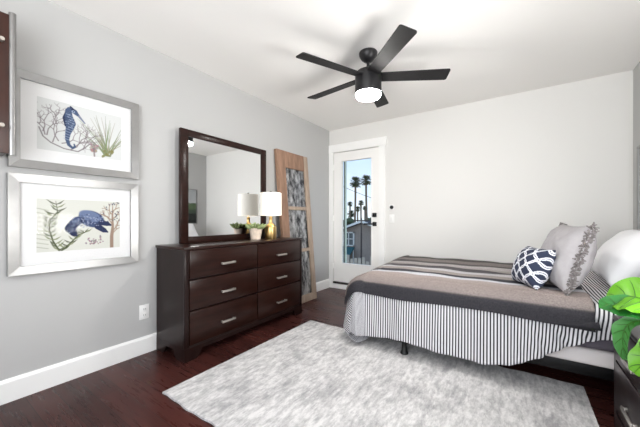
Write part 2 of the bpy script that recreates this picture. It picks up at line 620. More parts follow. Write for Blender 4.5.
def rugf(u, v):
    x = rx0 + (rx1 - rx0) * u
    y = ry0 + (ry1 - ry0) * v
    if v in (0.0, 1.0):
        y += 0.004 * math.sin(u * 37) + 0.003 * math.sin(u * 91)
    return (x, y, 0.012 + 0.0012 * math.sin(u * 60) * math.sin(v * 40))


m.grid(rugf, 80, 60)
border = [e_ for e_ in m.b.edges if e_.is_boundary]
ext = bmesh.ops.extrude_edge_only(m.b, edges=border)
for v in ext['geom']:
    if isinstance(v, bmesh.types.BMVert):
        v.co.z = 0.0005
o = obj('area_rug', m, M_rug)
tag(o, 'pale gray distressed area rug on the dark wood floor', 'rug')

# ---------------------------------------------------------------- dresser
D0, D1, DB, DF, DT = 1.230, 2.668, -2.483, -2.067, 0.868
t = root('dresser', ((DB + DF) / 2, (D0 + D1) / 2, 0), 'espresso brown six-drawer dresser against the gray left wall', 'dresser')
obj('top', MB().box(DB, DF + .004, D0 - .004, D1 + .004, DT - .022, DT, .004), M_dark_wood, t)
m = MB()
m.box(DB, DF - .018, D0 + .006, D0 + .026, .10, DT - .022)
m.box(DB, DF - .018, D1 - .026, D1 - .006, .10, DT - .022)
m.box(DB, DB + .012, D0 + .026, D1 - .026, .10, DT - .022)
m.box(DF - .034, DF - .02, D0 + .026, D1 - .026, .10, DT - .022)
obj('carcass', m, M_dark_wood_side, t, False)
m = MB()
m.box(DF - .02, DF, D0 + .004, D0 + .040, .10, DT - .022, .003)
m.box(DF - .02, DF, D1 - .040, D1 - .004, .10, DT - .022, .003)
m.box(DF - .02, DF - .004, D0 + .040, D1 - .040, .082, .112, .002)
obj('front_frame', m, M_dark_wood_side, t)
# bracket base with cut-out feet
m = MB()
def bracket(m, along, a0, a1, f0, f1):
    pts = [(a0, 0), (a0 + .10, 0), (a0 + .125, .022), (a0 + .15, .066), (a1 - .15, .066), (a1 - .125, .022), (a1 - .10, 0), (a1, 0), (a1, .10), (a0, .10)]
    if along == 'y':
        m.prism([(f0, a, z) for a, z in pts], [(f1, a, z) for a, z in pts])
    else:
        m.prism([(a, f0, z) for a, z in pts], [(a, f1, z) for a, z in pts])
bracket(m, 'y', D0 + .004, D1 - .004, DF - .018, DF - .002)
bracket(m, 'x', DB, DF - .018, D0 + .005, D0 + .025)
bracket(m, 'x', DB, DF - .018, D1 - .025, D1 - .005)
obj('bracket_base', m, M_dark_wood_side, t, False)
for (z0, z1) in ((.625, .842), (.385, .612), (.116, .372)):
    for (a, b_) in ((D0 + .044, 1.966), (1.976, D1 - .044)):
        d = obj('drawer', MB().box(DF - .019, DF + .003, a, b_, z0, z1, .004), M_dark_wood, t)
        yc, zc = (a + b_) / 2, (z0 + z1) / 2 - .022
        hm = MB()
        hm.box(DF + .022, DF + .032, yc - .07, yc + .07, zc - .009, zc + .009, .003)
        for s in (-1, 1):
            hm.box(DF + .003, DF + .024, yc + s * .058 - .008, yc + s * .058 + .008, zc - .007, zc + .007, .002)
        obj('handle', hm, M_nickel, d)

# ---------------------------------------------------------------- dresser mirror
MX = -2.42
t = root('dresser_mirror', (MX, 1.925, DT), 'large rectangular mirror in dark wood frame standing on the dresser', 'mirror')
m0, m1, mz0, mz1 = 1.405, 2.441, DT + .001, 1.878
fr = MB()
fx0, fx1 = MX - .028, MX + .006
fr.box(fx0, fx1, m0, m0 + .074, mz0, mz1, .004)
fr.box(fx0, fx1, m1 - .078, m1, mz0, mz1, .004)
fr.box(fx0, fx1, m0 + .074, m1 - .078, mz1 - .062, mz1, .004)
fr.box(fx0, fx1, m0 + .074, m1 - .078, mz0, mz0 + .058, .004)
obj('mirror_frame', fr, M_dark_wood, t)
obj('mirror_glass', MB().box(MX - .01, MX - .004, m0 + .066, m1 - .07, mz0 + .05, mz1 - .054), M_mirror, t, False)
obj('backing', MB().box(MX - .026, MX - .012, m0 + .07, m1 - .074, mz0 + .054, mz1 - .058), M_dark_wood_side, t, False)
obj('support_post', MB().box(fx0 - .022, fx0, m0 + .02, m0 + .075, mz0, 1.55, .002), M_dark_wood_side, t)
obj('support_post', MB().box(fx0 - .022, fx0, m1 - .075, m1 - .02, mz0, 1.55, .002), M_dark_wood_side, t)

# ---------------------------------------------------------------- table lamp
LX, LY, LZ = -2.245, 2.338, DT
t = root('table_lamp', (LX, LY, LZ), 'lit brass bottle lamp with white drum shade on the dresser', 'lamp')
obj('base', MB().lathe(LX, LY, [(.060, LZ + .0005), (.063, LZ + .006), (.063, LZ + .118), (.060, LZ + .134), (.050, LZ + .150), (.034, LZ + .162), (.022, LZ + .170), (.019, LZ + .18), (.019, LZ + .23), (.022, LZ + .235), (.014, LZ + .24), (.002, LZ + .241)], 40), M_gold, t)
shade_m = emit_mat('lit_linen_shade', (1.0, 0.93, 0.80, 1), 0.4, rgb(245, 242, 236))
sh = MB()
sh.lathe(LX, LY, [(.112, LZ + .253), (.118, LZ + .255), (.116, LZ + .50), (.112, LZ + .502), (.110, LZ + .50), (.112, LZ + .256), (.112, LZ + .253)], 40, cap=False)
obj('shade', sh, shade_m, t)
sp = MB()
for k in range(3):
    a = k * 2 * PI / 3
    sp.tube([(LX, LY, LZ + .487), (LX + .111 * math.cos(a), LY + .111 * math.sin(a), LZ + .492)], .002, 6)
sp.tube([(LX, LY, LZ + .24), (LX, LY, LZ + .50)], .003, 8)
obj('shade_fitter', sp, M_gold, t)
obj('finial', MB().lathe(LX, LY, [(.006, LZ + .50), (.011, LZ + .507), (.012, LZ + .515), (.006, LZ + .522), (.001, LZ + .524)], 16), M_black, t)
obj('bulb', MB().lathe(LX, LY, [(.004, LZ + .30), (.012, LZ + .31), (.028, LZ + .35), (.026, LZ + .375), (.012, LZ + .39), (.001, LZ + .392)], 20), emit_mat('warm_bulb', (1, .85, .62, 1), 14), t)

# ---------------------------------------------------------------- small potted succulent on the dresser
PX, PY, PZ = -2.302, 2.17, DT
t = root('potted_succulent', (PX, PY, PZ), 'small green succulent in whitewashed clay pot on the dresser beside the lamp', 'potted plant')
obj('pot', MB().lathe(PX, PY, [(.048, PZ + .0005), (.052, PZ + .004), (.066, PZ + .098), (.070, PZ + .100), (.071, PZ + .120), (.066, PZ + .121), (.061, PZ + .112), (.060, PZ + .1)], 28), M_pot, t)
obj('soil', MB().lathe(PX, PY, [(.062, PZ + .104), (.05, PZ + .110), (.001, PZ + .112)], 20, cap=False), M_soil, t)
m = MB()
rnd = random.Random(5)
for k in range(90):
    a = rnd.uniform(0, 2 * PI)
    rad = 0.062 * math.sqrt(rnd.random())
    bx, by = PX + rad * math.cos(a), PY + rad * math.sin(a)
    tilt = 0.2 + rad / 0.062 * 0.75
    Ln = rnd.uniform(.045, .085)
    d = Vector((math.cos(a) * math.sin(tilt), math.sin(a) * math.sin(tilt), math.cos(tilt)))
    p = Vector((bx, by, PZ + .108))
    m.tube([p, p + d * Ln * .45, p + d * Ln * .8, p + d * Ln], [.005, .011, .010, .001], 6)
obj('foliage', m, M_succ, t)

# ---------------------------------------------------------------- leaning salvaged wood frame with three antique glass panes
t = root('leaning_window_frame', (-2.305, 2.967, 0), 'tall weathered wood frame with three mottled glass panes leaning on the wall', 'frame', rot=(0, math.radians(-4.9), 0))
W2 = .317
def lean(name, y0, y1, z0, z1, x0, x1, mt, par=t, bev=.003):
    return obj(name, MB().box(x0, x1, y0, y1, z0, z1, bev), mt, par, local=True)
obj('stile', MB().prism([(-.02, -W2 + .040, .001), (-.02, -W2 + .150, .001), (-.02, -W2 + .150, 1.955), (-.02, -W2, 1.955)],
                        [(.02, -W2 + .040, .001), (.02, -W2 + .150, .001), (.02, -W2 + .150, 1.955), (.02, -W2, 1.955)]), M_orange_wood, t, False, local=True)
lean('stile', W2 - .088, W2, 0.001, 1.955, -.02, .02, M_tan_wood)
lean('top_rail', -W2 + .150, W2 - .088, 1.745, 1.955, -.02, .0185, M_orange_wood)
lean('middle_rail', -W2 + .150, W2 - .088, 1.205, 1.25, -.02, .0185, M_tan_wood)
lean('middle_rail', -W2 + .150, W2 - .088, .655, .70, -.02, .0185, M_tan_wood)
lean('bottom_rail', -W2 + .150, W2 - .088, .001, .095, -.02, .0185, M_tan_wood)
M_antique = mat('antique_mottled_glass', rgb(120, 120, 122), 0.35, 0.55)
N, L = M_antique.node_tree.nodes, M_antique.node_tree.links
tc = N.new('ShaderNodeTexCoord')
n1 = rug_noise(6, (1, 1.8, .8), 9, 0.72)
n2 = rug_noise(26, (1, 2.0, .7), 6, 0.7, (2, 5, 1))
cc = ramp(n1, .42, rgb(44, 44, 46), .62, rgb(198, 197, 196))
cc = mix(cc, rgb(40, 38, 38), mix((0, 0, 0, 1), ramp(n2, .55, (0, 0, 0, 1), .68, (1, 1, 1, 1)), .8))
L.new(cc, N['Principled BSDF'].inputs['Base Color'])
for (z0, z1) in ((1.25, 1.745), (.70, 1.205), (.095, .655)):
    lean('glass_pane', -W2 + .150, W2 - .088, z0, z1, -.006, .0, M_antique, t, 0)

# ---------------------------------------------------------------- ceiling fan
FX, FY = -1.05, 2.265
t = root('ceiling_fan', (FX, FY, H), 'black five-blade ceiling fan with lit drum light', 'ceiling fan')
obj('canopy', MB().lathe(FX, FY, [(.074, H - .0005), (.077, H - .006), (.075, H - .028), (.058, H - .058), (.034, H - .078), (.016, H - .086)], 32), M_fan_body, t)
obj('downrod', MB().tube([(FX, FY, H - .085), (FX, FY, 2.325)], .014, 16), M_fan_body, t)
obj('coupling', MB().lathe(FX, FY, [(.022, 2.365), (.028, 2.36), (.028, 2.335), (.042, 2.322)], 24), M_fan_body, t)
obj('motor_housing', MB().lathe(FX, FY, [(.05, 2.325), (.098, 2.322), (.108, 2.312), (.110, 2.29), (.110, 2.148), (.107, 2.140), (.100, 2.138)], 40), M_fan_body, t)
obj('light_diffuser', MB().lathe(FX, FY, [(.105, 2.140), (.105, 2.126), (.098, 2.112), (.080, 2.104), (.001, 2.102)], 40), emit_mat('lit_fan_diffuser', (1, .97, .93, 1), 150.0), t)
for k in range(5):
    ang = math.radians(-42.5 + 72 * k)
    R0, R1 = .085, .655
    outl = []
    rc = .016
    hw0, hw1 = .052, .064
    outl += [(R0, -hw0)]
    for j in range(5):
        a = -PI / 2 + j * PI / 8
        outl.append((R1 - rc + rc * math.cos(a), -hw1 + rc + rc * math.sin(a)))
    for j in range(5):
        a = j * PI / 8
        outl.append((R1 - rc + rc * math.cos(a), hw1 - rc + rc * math.sin(a)))
    outl += [(R0, hw0)]
    m = MB().prism([(x, y, -.004) for x, y in outl], [(x, y, .004) for x, y in outl])
    m.xf(Matrix.Translation((FX, FY, 2.279)) @ Matrix.Rotation(ang, 4, 'Z') @ Matrix.Rotation(math.radians(-12), 4, 'X'))
    obj('blade', m, M_fan_blade, t, False)

# ---------------------------------------------------------------- framed pictures
def seg_d(X, Y, a, b):
    ax, ay = a
    bx, by = b
    dx, dy = bx - ax, by - ay
    l2 = dx * dx + dy * dy + 1e-9
    tt = np.clip(((X - ax) * dx + (Y - ay) * dy) / l2, 0, 1)
    return np.hypot(X - ax - tt * dx, Y - ay - tt * dy), tt


class Art:
    """a small painted sheet: colours on the vertices of a flat grid"""
    def __init__(self, nu, nv, asp, bg):
        self.nu, self.nv, self.asp = nu, nv, asp
        u, v = np.meshgrid(np.linspace(0, 1, nu + 1), np.linspace(0, 1, nv + 1), indexing='ij')
        self.X, self.Y = u * asp, v
        self.C = np.ones((nu + 1, nv + 1, 3)) * np.array([lin(c) for c in bg])

    def blend(self, mask, col, al=1.0):
        c = np.array([lin(x) for x in col])
        a = (np.clip(mask, 0, 1) * al)[..., None]
        self.C = self.C * (1 - a) + c * a

    def stroke(self, pts, w, col, al=1.0):
        w = w if hasattr(w, '__len__') else [w] * len(pts)
        M_ = np.zeros_like(self.X)
        for i in range(len(pts) - 1):
            d, tt = seg_d(self.X, self.Y, (pts[i][0] * self.asp, pts[i][1]), (pts[i + 1][0] * self.asp, pts[i + 1][1]))
            ww = w[i] + (w[i + 1] - w[i]) * tt
            M_ = np.maximum(M_, np.clip((ww - d) / .008 + .5, 0, 1))
        self.blend(M_, col, al)

    def blob(self, x, y, rx, ry, rot, col, al=1.0):
        dx, dy = self.X - x * self.asp, self.Y - y
        c, s = math.cos(rot), math.sin(rot)
        p, q = dx * c + dy * s, -dx * s + dy * c
        d = np.sqrt((p / rx) ** 2 + (q / ry) ** 2)
        self.blend(np.clip((1 - d) / .12 + .5, 0, 1), col, al)

    def branch(self, x, y, ang, ln, w, depth, col, rnd, spread=.6, al=.9):
        x2 = x + ln * math.cos(ang) / self.asp
        y2 = y + ln * math.sin(ang)
        xm = (x + x2) / 2 + rnd.uniform(-.02, .02)
        ym = (y + y2) / 2 + rnd.uniform(-.02, .02)
        self.stroke([(x, y), (xm, ym), (x2, y2)], [w, w * .85, w * .7], col, al)
        if depth > 0:
            for s in (-1, 1):
                self.branch(x2, y2, ang + s * rnd.uniform(.3, 1) * spread, ln * rnd.uniform(.6, .85), w * .72, depth - 1, col, rnd, spread, al)

    def build(self, name, parent, x, ya, yb, za, zb):
        m = MB().grid(lambda u, v: (x, ya + (yb - ya) * u, za + (zb - za) * v), self.nu, self.nv)
        cols = self.C.reshape(-1, 3)
        o = obj(name, m, attr_mat(name + '_ink', 'ink', .9), parent, False)
        a = o.data.color_attributes.new('ink', 'FLOAT_COLOR', 'POINT')
        full = np.ones((len(cols), 4), dtype=np.float32)
        full[:, :3] = cols
        a.data.foreach_set('color', full.ravel())
        return o


def seahorse_art():
    A = Art(230, 160, 1.42, (206, 208, 207))
    r = random.Random(3)
    for k in range(44):          # pale sea grass on the right
        a = PI / 2 + r.uniform(-.95, .95)
        ln = r.uniform(.45, .88)
        x0 = .80 + r.uniform(-.04, .05)
        p = [(x0 + s * ln * math.cos(a) / 1.42 * (0.6 + .4 * s), .06 + s * ln * math.sin(a)) for s in (0, .35, .7, 1)]
        A.stroke(p, [.008, .007, .005, .002], (122 + r.randint(-15, 15), 130 + r.randint(-12, 12), 96), .8)
    for k in range(9):
        A.blob(.80 + r.uniform(-.08, .09), .07 + r.uniform(-.03, .12), .022, .03, r.uniform(0, 3), (120, 118, 70), .8)
    for s in ((.08, .30, 2.0, .20), (.22, .22, 1.9, .22), (.10, .30, 1.2, .24), (.26, .18, .55, .2), (.40, .14, .75, .22), (.46, .24, .9, .18), (.06, .36, 1.5, .2), (.16, .18, 1.3, .2), (.50, .12, 1.2, .2), (.36, .08, .9, .22), (.20, .55, 1.6, .16)):   # mauve grey coral
        A.branch(s[0], s[1], s[2], s[3], .011, 3, (122, 112, 116), r, .8, .85)
    A.stroke([(.02, .42), (.06, .26), (.14, .16), (.28, .08), (.44, .06), (.52, .16), (.58, .26)], .012, (118, 110, 114), .85)
    for k in range(26):
        A.blob(.64 + r.uniform(-.05, .05), .20 + r.uniform(-.08, .07), .03, .022, r.uniform(0, 3), (140 + r.randint(-25, 30), 122 + r.randint(-20, 20), 122), .7)
    A.stroke([(.64, .02), (.63, .18)], .016, (120, 108, 108), .8)
    B, Dk, Lt = (66, 82, 112), (36, 48, 78), (150, 164, 188)
    A.stroke([(.315, .83), (.295, .70), (.31, .56)], [.03, .044, .036], Dk)
    A.stroke([(.33, .86), (.335, .74), (.36, .62), (.345, .52), (.325, .40), (.315, .28), (.335, .17), (.375, .12), (.405, .15), (.395, .20)], [.052, .066, .078, .064, .044, .034, .028, .023, .018, .013], B)
    A.stroke([(.34, .90), (.40, .87), (.45, .80), (.52, .68)], [.04, .05, .022, .011], B)
    A.stroke([(.45, .80), (.525, .675)], [.014, .008], (120, 128, 150))
    A.stroke([(.355, .95), (.385, .90)], [.018, .03], Dk)
    A.blob(.385, .865, .026, .028, 0, Lt)
    A.blob(.387, .865, .012, .013, 0, (24, 30, 50))
    for k in range(11):
        y = .78 - k * .05
        xx = .335 + .03 * math.sin(k * .5)
        A.stroke([(xx - .03, y + .012), (xx + .035, y - .012)], .005, Lt, .8)
    for k in range(70):
        A.blob(.335 + r.uniform(-.04, .06), r.uniform(.46, .8), .008, .008, 0, Lt if k % 2 else Dk, .6)
    return A


def turtle_art():
    A = Art(230, 160, 1.38, (206, 207, 199))
    r = random.Random(9)
    G, G2 = (70, 78, 50), (118, 126, 90)
    for st, dr_ in (([(.24, .0), (.17, .2), (.13, .42), (.14, .6), (.22, .76), (.20, .96)], 1), ([(.26, .0), (.36, .14), (.46, .30), (.58, .38)], 1)):
        A.stroke(st, [.014, .013, .012, .010, .008, .004][:len(st)], G)
        for i in range(len(st) - 1):
            for f in (0.1, .4, .7):
                for s in (-1, 1):
                    x = st[i][0] + (st[i + 1][0] - st[i][0]) * f
                    y = st[i][1] + (st[i + 1][1] - st[i][1]) * f
                    ln = r.uniform(.09, .17)
                    a = PI / 2 + s * r.uniform(.8, 1.3)
                    x2, y2 = x + ln * math.cos(a) / 1.38, y + ln * math.sin(a) * .8 + .03
                    A.stroke([(x, y), ((x + x2) / 2, (y + y2) / 2 - .015), (x2, y2)], [.006, .014, .002], G if r.random() < .45 else G2, .9)
    for k in range(10):
        A.stroke([(.0, .1 + k * .08), (.12, .06 + k * .08)], .006, G2, .6)
    Br = (150, 128, 112)
    A.stroke([(.885, .0), (.885, .25), (.90, .45), (.895, .7), (.90, .92)], [.035, .034, .026, .016, .006], Br)
    for (x, y, a, ln) in ((.89, .35, .9, .28), (.895, .5, 2.1, .25), (.895, .62, .8, .22), (.90, .72, 2.2, .18), (.90, .75, 1.0, .18), (.885, .25, 1.0, .3), (.895, .6, 2.5, .2)):
        A.branch(x, y, a, ln * .6, .014, 2, Br, r, .7, .9)
    for k in range(26):
        A.blob(.90 + r.uniform(-.13, .10), r.uniform(.5, .98), .018, .013, r.uniform(0, 3), (84, 84, 96), .85)
    for k in range(45):
        a = r.uniform(0, PI)
        rad = r.uniform(.02, .17)
        A.blob(.67 + rad * math.cos(a) / 1.38, .10 + rad * math.sin(a) * 1.25, .016, .013, r.uniform(0, 3), (140 + r.randint(-22, 18), 122 + r.randint(-20, 15), 126), .8)
    B, Dk, Lt = (60, 74, 108), (34, 44, 78), (150, 160, 184)
    A.blob(.62, .62, .235, .165, -.38, B)
    A.blob(.60, .68, .20, .105, -.38, (104, 118, 150), .9)
    A.stroke([(.50, .60), (.42, .56), (.36, .44), (.40, .34), (.44, .28)], [.05, .085, .085, .06, .012], Dk)
    A.blob(.43, .60, .085, .06, .5, B)
    A.stroke([(.70, .46), (.78, .38), (.83, .34)], [.06, .05, .015], Dk)
    A.stroke([(.74, .54), (.82, .52), (.87, .49)], [.05, .05, .02], Dk)
    for k in range(70):
        x, y = .60 + r.uniform(-.15, .16), .58 + r.uniform(-.12, .12) - (r.uniform(-.15, .16)) * .2
        A.blob(x, y, .013, .011, 0, Lt if k % 3 else Dk, .75)
    for k in range(25):
        A.blob(.40 + r.uniform(-.05, .04), .48 + r.uniform(-.12, .1), .010, .008, 0, Lt, .6)
    return A


def framed(label, y0, y1, z0, z1, fw, art, ay0, ay1, az0, az1, group, sx=XL, d=1.0):
    t = root('framed_picture', (sx, (y0 + y1) / 2, z0), label, 'picture', group)
    x0, x1 = (sx + .001, sx + .032) if d > 0 else (sx - .032, sx - .001)
    m = MB()
    for (p0, p1, q0, q1) in (((y0, z0), (y1, z0), (y1 - fw, z0 + fw), (y0 + fw, z0 + fw)), ((y0, z1), (y1, z1), (y1 - fw, z1 - fw), (y0 + fw, z1 - fw)),
                             ((y0, z0), (y0, z1), (y0 + fw, z1 - fw), (y0 + fw, z0 + fw)), ((y1, z0), (y1, z1), (y1 - fw, z1 - fw), (y1 - fw, z0 + fw))):
        xi = x1 - d * .006 if d > 0 else x0 + .006
        xb, xf = (x0, x1) if d > 0 else (x1, x0)
        m.prism([(xb, *p0), (xb, *p1), (xb, *q0), (xb, *q1)], [(xf, *p0), (xf, *p1), (xi, *q0), (xi, *q1)])
    obj('picture_frame', m, M_silver, t, False)
    f = (lambda k: sx + d * k)
    obj('mat_board', MB().box(min(f(.008), f(.012)), max(f(.008), f(.012)), y0 + fw - .003, y1 - fw + .003, z0 + fw - .003, z1 - fw + .003), M_mat_board, t, False)
    art.build('art_print', t, f(.0125), ay0, ay1, az0, az1)
    obj('glazing', MB().box(min(f(.016), f(.018)), max(f(.016), f(.018)), y0 + fw - .002, y1 - fw + .002, z0 + fw - .002, z1 - fw + .002), M_glass, t, False)
    return t


framed('upper silver-framed print of a blue seahorse among coral and sea grass', .385, 1.094, 1.394, 1.984, .050, seahorse_art(), .510, .978, 1.523, 1.852, 'silver framed prints on the left wall')
framed('lower silver-framed print of a blue sea turtle among seaweed and coral', .381, 1.090, .745, 1.355, .050, turtle_art(), .508, .968, .872, 1.212, 'silver framed prints on the left wall')

# landscape picture on the right wall over the bed head, seen in the mirror
A = Art(60, 60, .75, (170, 174, 176))
A.blend((A.Y < .55).astype(float), (70, 82, 70))
A.blend((A.Y < .3).astype(float), (40, 44, 42))
for k in range(30):
    A.blob(random.random(), .5 + random.uniform(-.06, .08), .06, .05, 0, (86, 104, 74), .8)
framed('dark green landscape picture on the gray wall above the bed head', 3.05, 3.70, .98, 1.72, .018, A, 3.07, 3.68, 1.0, 1.70, None, XR, -1.0)

# ---------------------------------------------------------------- wall cabinet at the left edge
t = root('wall_cabinet', (-2.4, .10, 1.432), 'dark brown wood wall cabinet with silver edge at the photo left edge', 'cabinet')
obj('cabinet_body', MB().box(XL + .001, -2.322, -.16, .352, 1.44, 2.20), M_red_wood, t, False)
d = obj('cabinet_door', MB().box(-2.322, -2.302, -.16, .362, 1.440, 2.200, .002), M_red_wood, t)
obj('edge_trim', MB().tube([(-2.308, .374, 1.432), (-2.308, .374, 2.215)], .0155, 16), M_silver, t)
for z in (1.585, 2.045):
    obj('hook', MB().tube([(-2.302, .33, z), (-2.28, .33, z)], .009, 12).tube([(-2.283, .33, z), (-2.27, .33, z)], [.012, .010], 12), M_nickel, d)

# ---------------------------------------------------------------- bed
TOP = .578
X0, XH = -1.08, .868
Y0, YFAR = 2.335, 3.845
t = root('bed_frame', (-.15, 3.08, 0), 'low black metal bed frame on tapered legs under the mattress', 'bed frame')
m = MB()
m.box(-1.17, .86, 2.36, 2.40, .135, .205, .003)
m.box(-1.17, .86, 3.79, 3.83, .135, .205, .003)
m.box(-1.17, -1.13, 2.40, 3.79, .135, .205, .003)
m.box(.82, .86, 2.40, 3.79, .135, .205, .003)
obj('rails', m, M_black, t)
m = MB()
for k in range(10):
    x = -1.10 + k * .2
    m.box(x, x + .07, 2.40, 3.79, .187, .203)
obj('slats', m, M_black, t, False)
for (x, y, zb) in ((-.752, 2.295, .0135), (.78, 2.38, .0005), (-.9, 3.78, .0005), (.78, 3.78, .0005), (-.1, 3.08, .0005), (-.9, 3.08, .0005)):
    obj('leg', MB().lathe(x, y, [(.030, zb), (.032, zb + .006), (.022, zb + .03), (.017, .10), (.017, .136 if abs(y - 3.08) > .1 else .19)], 16), M_black, t)
m = MB().box(-.79, -.715, 2.275, 2.36, .15, .19)
obj('leg_bracket', m, M_black, t, False)
o = obj('box_spring', MB().box(-1.14, .862, 2.345, 3.835, .206, .302, .02, 3), M_boxspring)
tag(o, 'pale fabric box spring between bed frame and mattress', 'box spring')
o = obj('mattress', MB().box(-1.16, .864, 2.330, 3.842, .303, TOP - .012, .05, 4), M_mattress)
tag(o, 'gray-sided mattress under the striped sheet', 'mattress')


def drape(a, b, rx, ry, flx, fly, top, norm):
    dx, dy = max(0.0, X0 - a), max(0.0, Y0 - b)
    z = top
    if dx == 0 and dy == 0:
        return Vector((a, b, z))
    hyp = math.hypot(dx, dy)
    nx, ny = dx / hyp, dy / hyp
    d = max(dx, dy) if norm == 'max' else hyp
    r = (dx * rx + dy * ry) / (dx + dy)
    fl = (dx * flx + dy * fly) / (dx + dy)
    q = d / r
    if q < PI / 2:
        out, drop = r * math.sin(q), r * (1 - math.cos(q))
    else:
        rest = d - r * PI / 2
        out, drop = r + fl * rest, r + rest
    return Vector((max(a, X0) - nx * out, max(b, Y0) - ny * out, z - drop))


def skew(p):
    # the bedding lies a little askew: its far foot corner hangs further out
    p.x -= .12 * max(0, min(1, (p.y - 2.35) / 1.4)) * max(0, min(1, (.2 - p.x) / 1.2))
    return p


def table(xs, ys):
    return lambda x: float(np.interp(x, xs, ys))


hem = table([-2, -1.15, -.95, -.75, -.45, -.2, -.05, .10, .20, .30, .38, .43, .5, .9], [.07, .075, .10, .12, .095, .09, .125, .215, .285, .345, .385, .392, .395, .40])
LFOOT = TOP - .075 + .07


def sheet_ab(u, v):
    # u: from the head (0) over the foot (1); v: from the far side (0) to the near hem (1)
    if u < .8:
        a = XH - (XH - X0) * (u / .8)
    else:
        a = X0 - LFOOT * (u - .8) / .2
    if v < .6:
        b = YFAR - (YFAR - Y0) * v / .6
    else:
        Ln = TOP - hem(a) + .03
        b = Y0 - Ln * (v - .6) / .4
    return a, b


def sheetf(u, v):
    a, b = sheet_ab(u, v)
    p = drape(a, b, .195, .07, .20, .05, TOP, 'max')
    d = max(0, Y0 - b)
    if d > .05:
        k = min(1, (d - .05) / .3)
        p.y -= k * (.010 * math.sin(a * 9 + 1.0) + .006 * math.sin(a * 23) + .004 * math.sin(a * 41 + d * 6))
        s = max(0, min(1, (a + .05) / .25)) * max(0, min(1, (.47 - a) / .1))    # diagonal creases near the nightstand
        p.y -= s * k * (.016 * math.sin((a - d * .9) * 46) + .008 * math.sin((a - d * .6) * 95))
        if a > .36:
            p.y = max(p.y, 2.20)
    p.z += .003 * math.sin(a * 17 + b * 11) if d == 0 else 0
    return skew(p)


def sheetuv(u, v):
    a, b = sheet_ab(u, v)
    w = a
    d = max(0, Y0 - b)
    if a > -.05 and d > 0:
        w += .10 * max(0, min(1, (a + .05) / .3)) * d * 1.2
    return (w, b)


M_sheet = mat('black_white_ticking', rgb(225, 225, 228), .9, spec=.1)
N, L = M_sheet.node_tree.nodes, M_sheet.node_tree.links
uvn = N.new('ShaderNodeUVMap')
uvn.uv_map = 'UVMap'
sx = N.new('ShaderNodeSeparateXYZ')
L.new(uvn.outputs[0], sx.inputs[0])
PER = .0195
mu = N.new('ShaderNodeMath'); mu.operation = 'MULTIPLY'; mu.inputs[1].default_value = 1 / PER
L.new(sx.outputs[0], mu.inputs[0])
frn = N.new('ShaderNodeMath'); frn.operation = 'FRACT'
L.new(mu.outputs[0], frn.inputs[0])
pp = N.new('ShaderNodeMath'); pp.operation = 'PINGPONG'; pp.inputs[1].default_value = .5
L.new(mu.outputs[0], pp.inputs[0])
st = ramp(pp.outputs[0], .17, rgb(44, 43, 48), .27, rgb(220, 219, 222))
L.new(st, N['Principled BSDF'].inputs['Base Color'])
o = obj('striped_sheet', MB().grid(sheetf, 260, 90, sheetuv), M_sheet, keep_normals=True, angle=180)
tag(o, 'black and white ticking stripe sheet hanging down the side of the bed', 'bed sheet')
md = o.modifiers.new('thickness', 'SOLIDIFY'); md.thickness = .004; md.offset = 0
# the foot corner turned under itself
def tuck(u, v):
    x = -1.285 + .23 * u
    y = 2.27 + .10 * v + .02 * math.sin(u * 7)
    z = .075 - .05 * math.sin(u * PI) ** .8 * (1 - .4 * v) + .03 * v
    return (x, y - .02 * math.sin(u * PI), z)
obj('tucked_corner', MB().grid(tuck, 24, 10, lambda u, v: (v * .17 + u * .02, u)), M_sheet, o, keep_normals=True, angle=180)

# blanket
BT = TOP + .010
def blanket_ab(u, v):
    xr = .36
    if u < .75:
        a = xr - (xr - X0) * u / .75
    else:
        a = X0 - .31 * (u - .75) / .25
    bf = 3.87
    if v < .75:
        b = bf - (bf - Y0) * v / .75
    else:
        Ln = .184 + .008 * math.sin(a * 6) + .02 * max(0, (a - .2) * 3)
        b = Y0 - Ln * (v - .75) / .25
    return a, b


def blanketf(u, v):
    a, b = blanket_ab(u, v)
    p = drape(a, b, .215, .085, .42, .12, BT, 'hyp')
    dx, dy = max(0, X0 - a), max(0, Y0 - b)
    wob = .006 * math.sin(b * 13 + a * 2.2) * math.sin(a * 3.1 + .5) + .004 * math.sin(b * 31 + math.sin(a * 4) * 2)
    if dy == 0 and dx == 0:
        p.z += .006 + abs(wob) + .002 * math.sin(a * 20)
        if b > 3.78:
            p.z -= (b - 3.78) * .5
        tt = max(0, 1 - abs(b - 3.2) / .6) * max(0, min(1, (a + 1.06) / .3))
        p.z += .014 * tt * max(0, math.sin(b * 24 + a * 1.5 + math.sin(a * 3)))
    else:
        p.z += .004
        p.y -= .004 * math.sin(a * 15) * min(1, dy / .1)
        p.x -= .008 * math.sin(b * 9) * min(1, dx / .2)
    return skew(p)


def blanket_uv(u, v):
    a, b = blanket_ab(u, v)
    k = max(0, min(1, (b - 2.35) / .3))
    return (a, b + k * (.018 * math.sin(a * 4.3 + b * 3) + .010 * math.sin(a * 9 - b * 5)))


